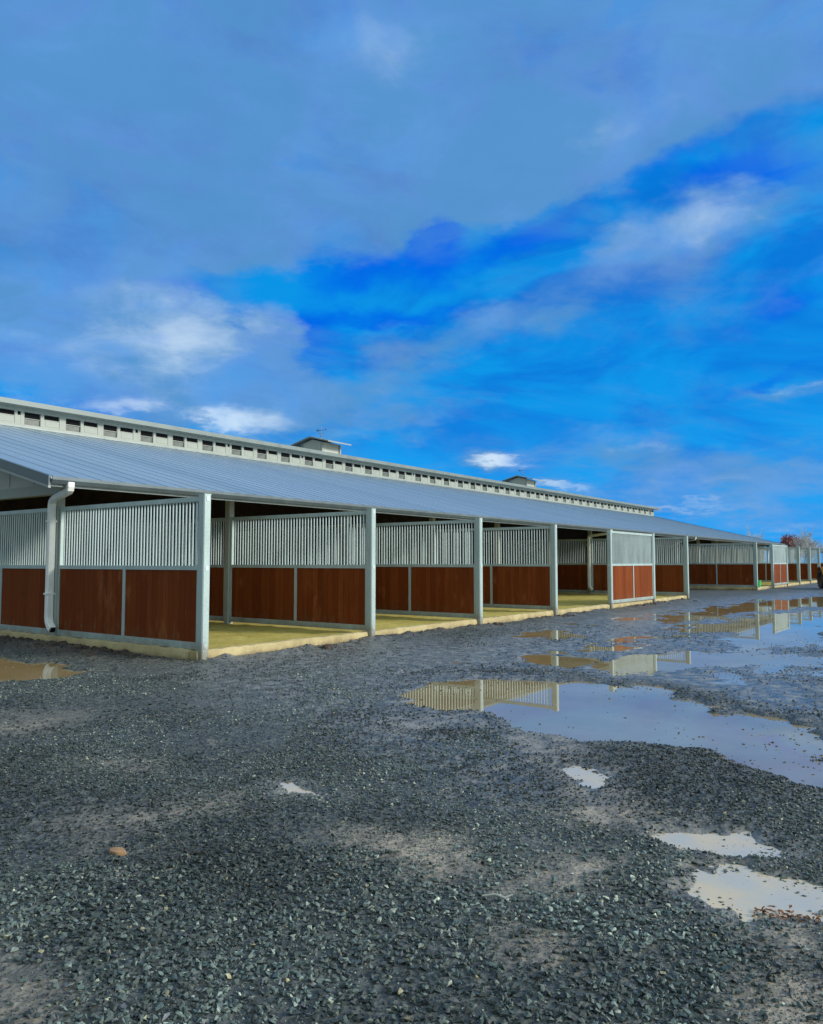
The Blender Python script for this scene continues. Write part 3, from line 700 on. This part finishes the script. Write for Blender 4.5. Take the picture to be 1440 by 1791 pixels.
        v.prism([(YR-.28, 8.10), (YR+.16, 8.10), (YR+.30, 8.17), (YR+.30, 8.05)], 'x', cx-.006, cx+.006); v.prism([(YR-.28, 8.06), (YR-.36, 8.10), (YR-.28, 8.14)], 'x', cx-.006, cx+.006)
        v.build('weathervane', M['steel'], c)
    cupola(21.0); cupola(42.35)
    # posts under the roof, rafters, downspouts
    b = MB(); b.post(0, 0, .15, -.05, roof_z(YIN)-.07, .012); p0 = b.build('support_post', M['trim'], root)
    n = 0
    for i in range(NB+1):
        for yy in (YIN,):
            if i in (7, 8) and yy > 5: continue
            o = p0 if n == 0 else copy_tree(p0, root); n += 1; o.location = (min(i*BAY, XE-.9), yy, 0 if yy < 5 else .0)
            if yy > 5: o.scale = (1, 1, (roof_z(8.2)-.07)/(roof_z(YIN)-.07))
    b = MB(); b.prism([(3.1, roof_z(3.1)-.06), (12.1, roof_z(12.1)-.06), (12.1, roof_z(12.1)-.32), (3.1, roof_z(3.1)-.2)], 'x', .1, .18); r0 = b.build('rafter', M['timber'], root)
    for i in range(1, NB*2): o = copy_tree(r0, root); o.location.x = i*BAY/2
    d = MB(); d.rtube([(-.46, 2.945, 2.83), (-.46, 2.945, 2.76), (-.45, 2.965, 2.72), (-.42, 3.05, 2.685), (-.22, 3.83, 2.615), (-.165, 3.985, 2.59), (-.148, 4.045, 2.55), (-.145, 4.06, 2.47), (-.145, 4.06, .50), (-.147, 4.045, .43), (-.155, 3.99, .36), (-.16, 3.90, .29)], .12, .10)
    for z in (.9, 2.2): d.box(-.222, -.07, 4.0, 4.125, z, z+.03)
    d0 = d.build('downspout', M['white'], root)
    k = MB(); k.prism([(3.902, .243), (3.898, .237), (3.860, .312), (3.864, .318)], 'x', -.205, -.115)
    k.build('outlet', M['dark'], d0)  # dark plate paints the shade inside the pipe mouth
    for x in (24, 36, 59.1): o = copy_tree(d0, root); o.location.x = x
build_barn()

# ------------------------------------------------------------------ footings and pen floors
def footing(x0, x1, y0, y1, z1, axis):
    b = MB(); n = max(2, int(((x1-x0) if axis == 'x' else (y1-y0))/.12)); prev = None
    for i in range(n+1):
        t = i/n; j = lambda: random.uniform(-.011, .011)
        if axis == 'x': x = x0+(x1-x0)*t; q = [(x, y0+j()-.02, -.12), (x, y0+j(), z1-.03+j()), (x, y0+.022+j(), z1+j()), (x, y1, z1+j()*.5), (x, y1+.01, -.12)]
        else: y = y0+(y1-y0)*t; q = [(x0+j()-.02, y, -.12), (x0+j(), y, z1-.03+j()), (x0+.022+j(), y, z1+j()), (x1, y, z1+j()*.5), (x1+.01, y, -.12)]
        o = len(b.v); b.v += q
        if prev is not None:
            for k in range(4): b.f.append((prev+k, prev+k+1, o+k+1, o+k)); b.m.append(0)
        else: b.f.append((o, o+1, o+2, o+3, o+4)); b.m.append(0)
        prev = o
    b.f.append(tuple(prev+k for k in range(5))); b.m.append(0)
    o = b.build('concrete_footing', M['concrete'], None, True); tag(o, kind='structure')
footing(-.10, 24.1, 0., .17, .155, 'x'); footing(35.9, 60.1, 0., .17, .155, 'x')
footing(-.10, .10, .185, 12.2, .166, 'y'); footing(23.9, 24.1, .185, 12.2, .166, 'y'); footing(35.9, 36.1, .185, 12.2, .166, 'y')
for x0, x1 in ((.08, 23.92), (36.08, 58.9)):
    nx, ny = int((x1-x0)/.09), 130; xs = np.linspace(x0, x1, nx); ys = np.linspace(.16, 12.2, ny); X, Y = np.meshgrid(xs, ys)
    Z = .112+fbm(X, Y, .7, 4, 5)*.045+fbm(X, Y, 4., 3, 8)*.02
    me = bpy.data.meshes.new('pen_floor'); idx = np.arange(nx*ny).reshape(ny, nx)
    F = np.stack([idx[:-1, :-1], idx[:-1, 1:], idx[1:, 1:], idx[1:, :-1]], -1).reshape(-1, 4)
    me.from_pydata(np.stack([X, Y, Z], -1).reshape(-1, 3).tolist(), [], F.tolist()); me.polygons.foreach_set('use_smooth', [True]*len(F))
    me.materials.append(M['sand']); o = bpy.data.objects.new('pen_floor', me); COL.objects.link(o); tag(o, kind='structure')

# ------------------------------------------------------------------ stall panels
H = 2.505
def panel_parts(root, xa, xb, mids):
    f = MB(); dz0, dz1 = .17, .275
    f.box(xa, xb, -.04, .04, dz0, dz1); f.box(xa, xb, -.035, .035, 1.36, 1.425); f.box(xa, xb, -.035, .035, 2.405, 2.475)
    f.box(xa, xa+.05, -.034, .034, dz1, 1.36); f.box(xb-.05, xb, -.034, .034, dz1, 1.36); f.box(xa, xa+.04, -.034, .034, 1.425, 2.405); f.box(xb-.04, xb, -.034, .034, 1.425, 2.405)
    for m_ in mids: f.box(m_-.035, m_+.035, -.034, .034, dz1, 1.36)
    f.build('frame', M['galv'], root)
    g = MB(); n = int(round((xb-xa-.08)/.081))
    for i in range(1, n):
        x = xa+.04+(xb-xa-.08)*i/n; g.tube([(x, 0, 1.42), (x, 0, 2.41)], .0132, 8, cap=False)
    g.build('grille', M['bar'], root, True)
    ed = [xa+.05]+[e for m_ in mids for e in (m_-.035, m_+.035)]+[xb-.05]
    for k in range(0, len(ed), 2):
        w = MB(); w.box(ed[k], ed[k+1], -.02, .02, dz1, 1.36); w.build('wood_panel', M['wood'], root)
def add_post(root, x):
    b = MB(); b.post(x, 0, .135, -.15, H, .014); b.box(x-.069, x+.069, -.069, .069, H, H+.008); po = b.build('post', M['galv'], root)
    k = MB()
    for z in (.22, 1.39, 2.44):
        k = MB(); k.box(x-.0735, x-.0675, -.03, .03, z-.035, z+.035); k.build('bracket', M['bar'], po)
def proto_outer():
    r_ = empty('stall_divider'); add_post(r_, 0); panel_parts(r_, .07, 3.99, [1.98]); return r_
def proto_inner():
    r_ = empty('inner_divider'); panel_parts(r_, .08, 4.05, [1.98]); return r_
def proto_front():
    r_ = empty('stall_gate'); add_post(r_, 0); add_post(r_, BAY); panel_parts(r_, .07, BAY-.07, [BAY/2]); return r_
GO = 'open-ended stall dividers along the yard'
outer = {0: 'largest stall divider, at the near barn corner beside the white downspout',
         1: 'second stall divider from the near barn corner, with two brown plank panels over sand',
         2: 'third stall divider from the near barn corner, its post mirrored in the long puddle',
         3: 'fourth stall divider from the near corner, just before the wide unpartitioned pen',
         6: 'stall divider ending the first pen row, between the orange-brown front panel and the open passage',
         9: 'wide brown stall divider facing the viewer across the open passage, green bucket at its post',
         12: 'far stall divider just behind the second, smaller orange-brown front panel',
         13: 'far stall divider second beyond the smaller orange-brown front panel',
         15: 'last stall divider, at the far end of the barn behind the yellow tractor',
         14: 'farthest visible stall divider, next to the yellow tractor'}
p = proto_outer()
for n, (i, lab) in enumerate(outer.items()):
    o = p if n == 0 else copy_tree(p); o.location = (i*BAY, 0, 0); o.rotation_euler.z = R(90); tag(o, lab, 'stall divider', GO)
inner = {0: 'divider under the roof at the left picture edge, left of the white downspout',
         1: 'divider under the roof seen between the nearest post and the pale support post',
         2: 'divider under the roof glimpsed through the bars of the second stall divider',
         3: 'divider under the roof glimpsed through the bars of the third stall divider',
         6: 'shaded divider under the roof behind the unpartitioned pen, left of the small white elbow pipe',
         9: 'divider under the roof beyond the open passage, behind the wide brown divider',
         12: None, 13: None, 15: None}
p = proto_inner()
for n, (i, lab) in enumerate(inner.items()):
    o = p if n == 0 else copy_tree(p); o.location = (i*BAY, YIN, 0); o.rotation_euler.z = R(90); tag(o, lab or 'divider under the far barn roof, hidden behind the second pen row', 'stall divider', 'stall dividers under the roof')
p = proto_front()
for n, (i, lab) in enumerate(((4, 'orange-brown front panel with pale bars closing the first pen row, nearer of two'), (10, 'small distant orange-brown front panel in the second pen row, right of the green bucket'))):
    o = p if n == 0 else copy_tree(p); o.location = (i*BAY, 0, 0); tag(o, lab, 'stall gate', 'front panels facing the yard')

# ------------------------------------------------------------------ small things
def bucket(loc):
    r_ = empty('bucket', loc); tag(r_, 'bright green plastic bucket on the footing by the passage post', 'bucket')
    b = MB(); b.lathe([(0, .0), (.125, .0), (.13, .02), (.16, .33), (.175, .335), (.175, .36), (.155, .36), (.15, .33), (.12, .03), (0, .03)], 20); b.build('body', M['green'], r_, True)
    h = MB(); h.tube([(.165*math.cos(a), .02, .33+.16*math.sin(a)) for a in [math.pi*k/10 for k in range(11)]], .006, 6); h.build('handle', M['steel'], r_)
bucket((36.75, .09, .157))
def tractor(loc, rz):
    r_ = empty('tractor', loc, rz); tag(r_, 'small yellow tractor with black cab and tyres at the right picture edge', 'tractor')
    b = MB(); b.prism([(-.42, .75), (.42, .75), (.42, 1.15), (.36, 1.25), (-.36, 1.25), (-.42, 1.15)], 'x', .35, 1.9); b.box(-.6, .4, -.45, .45, .6, 1.0); b.box(1.9, 1.94, -.33, .33, .8, 1.2, 1)
    b.build('body', [M['yellow'], M['steel']], r_)
    c = MB()
    for sx in (-.62, .33):
        for sy in (-.56, .56): c.box(sx-.035, sx+.035, sy-.035, sy+.035, 1.0, 2.02)
    c.box(-.72, .42, -.65, .65, 2.02, 2.1); cb = c.build('cab', M['steel'], r_)
    g = MB(); g.box(-.585, .295, -.572, -.56, 1.05, 2.0); g.box(-.585, .295, .56, .572, 1.05, 2.0); g.box(.33, .34, -.52, .52, 1.05, 2.0); g.build('glass', M['glass'], cb)
    s = MB(); s.box(-.45, .0, -.24, .24, 1.01, 1.12); s.box(-.5, -.4, -.24, .24, 1.12, 1.6); s.build('seat', M['rubber'], r_)
    for (x, y, rad, wd) in ((-.35, -.72, .58, .32), (-.35, .72, .58, .32), (1.45, -.6, .38, .22), (1.45, .6, .38, .22)):
        w = MB(); h = wd/2
        w.lathe([(rad*.58, -h*.8), (rad*.85, -h), (rad*.97, -h*.75), (rad, 0), (rad*.97, h*.75), (rad*.85, h), (rad*.58, h*.8)], 28, (x, y, rad), 'y')
        for k in range(16):
            a = 2*math.pi*k/16; w.add([(x+q*math.cos(a+da), y+yy, rad+q*math.sin(a+da)) for yy, da in ((-h*.9, 0), (h*.9, .16)) for q in (rad*.97, rad*1.035) for da in (da-.03, da+.03)], [(0, 1, 3, 2), (4, 5, 7, 6), (2, 3, 7, 6), (0, 2, 6, 4), (1, 3, 7, 5)])
        wo = w.build('wheel', M['rubber'], r_)
        q = MB(); q.lathe([(0, -h*.35), (rad*.25, -h*.4), (rad*.5, -h*.2), (rad*.58, -h*.8), (rad*.6, h*.8), (rad*.5, h*.2), (rad*.25, h*.4), (0, h*.35)], 20, (x, y, rad), 'y'); q.build('rim', M['rimdark'], wo, True)
    for sy in (-1, 1):
        f = MB(); pts = [(-.35+.66*math.cos(a), .58+.66*math.sin(a)) for a in [R(t) for t in range(20, 171, 15)]]; pin = [(-.35+.62*math.cos(a), .58+.62*math.sin(a)) for a in [R(t) for t in range(170, 19, -15)]]
        f.add([(x, sy*.72+d, z) for d in (-.18, .18) for x, z in pts+pin], [(i, i+1, 22+i+1, 22+i) for i in range(21)]); f.build('fender', M['yellow'], r_)
    l = MB(); l.prism([(2.4, .1), (2.95, .08), (2.98, .12), (2.5, .16), (2.46, .6), (2.38, .6)], 'y', -.75, .75, 1)
    for sy in (-.5, .5): l.prism([(.5, 1.0), (2.0, .8), (2.42, .35), (2.42, .45), (2.05, .92), (.5, 1.12)], 'y', sy-.04, sy+.04)
    l.build('loader', [M['yellow'], M['steel']], r_)
    e = MB(); e.tube([(1.2, -.25, 1.2), (1.2, -.25, 1.85)], .03, 8); e.build('exhaust', M['steel'], r_)
tractor((40.9, -3.2, -.02), R(205))

def limb_tree(name, loc, h, spread, seed, m_trunk, m_crown, label, leaves=0, group=None, dens=5):
    rs = random.Random(seed); r_ = empty(name, loc); tag(r_, label, 'tree', group)
    t = MB(); c = MB(); tips = []
    def grow(b, p, d, ln, rad, lev):
        pts = [p]; q = p
        for k in range(3):
            d = (d+Vector((rs.gauss(0, .12), rs.gauss(0, .12), rs.gauss(.05, .08)))).normalized(); q = q+d*ln/3; pts.append(q)
        (b if lev < 2 else c).tube(pts, [max(q_*.8, .010) for q_ in (rad, rad*.85, rad*.7, rad*.5)], 5 if lev < 2 else 3, cap=False)
        if lev >= 5 or ln < .2: tips.append(q); return
        for k in range(dens if lev == 0 else rs.randint(3, 5)):
            a = rs.uniform(0, 6.28); tilt = rs.uniform(.35, .95)*spread
            o1 = d.orthogonal().normalized(); o2 = d.cross(o1); nd = (d*math.cos(tilt)+(o1*math.cos(a)+o2*math.sin(a))*math.sin(tilt)).normalized()
            st = pts[rs.choice((1, 2, 3))] if lev else pts[rs.choice((2, 3, 3))]
            grow(c, st, nd, ln*rs.uniform(.55, .8), rad*.5, lev+1)
    grow(t, Vector((0, 0, -.1)), Vector((0, 0, 1)), h*.34, h*.018, 0)
    t.build('trunk', m_trunk, r_, True)
    mi = [m_crown]
    if leaves:
        for k in range(260):
            u = Vector((rs.gauss(0, 1), rs.gauss(0, 1), rs.gauss(0, 1))).normalized()*rs.uniform(.55, 1.); tips.append(Vector((u.x*1.9, u.y*1.9, h*.72+u.z*1.35)))
        for q in tips:
            for k in range(leaves):
                o = q+Vector((rs.gauss(0, .28), rs.gauss(0, .28), rs.gauss(0, .25))); s = rs.uniform(.09, .2)
                u = Vector((rs.gauss(0, 1), rs.gauss(0, 1), rs.gauss(0, 1))).normalized(); v = u.orthogonal().normalized()
                c.add([o-u*s, o+v*s*.6, o+u*s, o-v*s*.6], [(0, 1, 2, 3)], 1)
        mi = [M['redleaf'], M['redleaf']]
    c.build('crown', mi, r_)
limb_tree('russet_tree', (139.5, 16.6, 0), 6.6, 1.0, 5, M['bark'], M['twig'], 'round russet-leaved tree showing above the far stall panels', 5)
GT = 'bare trees beyond the yard'
for k, (x, y, h_, lab) in enumerate(((124, 12.2, 8.0, 'tall pale bare tree right of the russet tree, nearest to the picture edge'), (158, 15.6, 8.2, 'pale bare tree just right of the russet tree, behind the far panels'), (150, 25.5, 9.3, 'faint bare tree whose crown tops the far end of the barn roof'),
        (170, 10.5, 9.0, None), (131, 3.0, 8.6, None), (142, -8., 9., None), (120, -20, 8, None), (160, -30, 9, None))):
    limb_tree('bare_tree', (x, y, 0), h_, .8, 20+k, M['bark'], M['twig'], lab or 'bare pale tree in the row out past the right picture edge', 0, GT, 6)

def clods():
    b = MB(); rs = random.Random(4)
    xs = [(rs.uniform(.3, 24), -abs(rs.gauss(.0, .22))-.06) for _ in range(620)]+[(-abs(rs.gauss(.1, .3))-.15, rs.uniform(.6, 8)) for _ in range(260)]
    xs = [q for q in xs if q[0] < 0 or vnoise(np.array([q[0]*1.9]), np.array([.5]), 6)[0] > .12]
    xa = np.array([q[0] for q in xs]); ya = np.array([q[1] for q in xs]); hz = terrain(xa, ya)[0]
    for (x, y), z in zip(xs, hz):
        s = (.010+.05*rs.random()**2.2)*(1 if rs.random() < .9 else 1.6); n = 7
        ring = lambda f, zz: [(x+s*f*math.cos(6.283*k/n)*rs.uniform(.7, 1.2), y+s*f*math.sin(6.283*k/n)*rs.uniform(.7, 1.2), z+zz*s) for k in range(n)]
        v = ring(1, -.3)+ring(.95, .25)+ring(.5, .65)
        b.add(v, [(k, (k+1) % n, n+(k+1) % n, n+k) for k in range(n)]+[(n+k, n+(k+1) % n, 2*n+(k+1) % n, 2*n+k) for k in range(n)]+[tuple(range(2*n, 3*n))])
    tag(b.build('soil_clods', M['soil'], None, True), kind='stuff')
clods()
def ground_z(x, y): return float(terrain(np.array([x]), np.array([y]))[0][0])
def flatstone():
    b = MB(); rs = random.Random(2); n = 9; z = ground_z(-5.27, -5.85)
    rg = lambda f, zz: [(-5.27+.036*f*math.cos(6.283*k/n)*rs.uniform(.8, 1.2), -5.85+.055*f*math.sin(6.283*k/n)*rs.uniform(.8, 1.2), z+zz) for k in range(n)]
    v = rg(1, -.01)+rg(1, .004)+rg(.8, .013)+rg(.3, .017)
    b.add(v, [(r_*n+k, r_*n+(k+1) % n, (r_+1)*n+(k+1) % n, (r_+1)*n+k) for r_ in range(3) for k in range(n)]+[tuple(range(3*n, 4*n))])
    tag(b.build('stone', M['clay'], None, True), 'flat orange-tan stone lying alone on the dark gravel', 'stone')
flatstone()
def twig():
    z = ground_z(-4.63, -7.70)+.022; b = MB()
    b.tube([(-4.66, -7.64, z), (-4.63, -7.69, z+.008), (-4.625, -7.735, z+.004), (-4.60, -7.76, z+.016)], [.004, .006, .005, .003], 7)
    b.tube([(-4.628, -7.70, z+.006), (-4.65, -7.75, z+.012)], [.004, .002], 6)
    tag(b.build('twig', M['drytwig'], None, True), 'short forked pale twig lying on the gravel in the foreground', 'twig')
twig()
def debris():
    b = MB(); rs = random.Random(9)
    for k in range(110):
        x = -4.06+rs.gauss(0, .035); y = -8.76+rs.gauss(0, .075); z = NEAR_Z+.008+abs(rs.gauss(0, .008)); s = rs.uniform(.005, .016)
        u = Vector((rs.gauss(0, 1), rs.gauss(0, 1), rs.gauss(0, .35))).normalized(); v = u.cross(Vector((0, 0, 1))).normalized(); c = Vector((x, y, z)); w = Vector((0, 0, .0015))
        P_ = [c-u*s, c+v*s*.45+w*3, c+u*s, c-v*s*.45+w*2]; b.add([p_+w for p_ in P_]+[p_-w for p_ in P_], [(0, 1, 2, 3), (7, 6, 5, 4), (0, 4, 5, 1), (1, 5, 6, 2), (2, 6, 7, 3), (3, 7, 4, 0)])
    tag(b.build('leaf_litter', M['deadleaf']), kind='stuff')
debris()
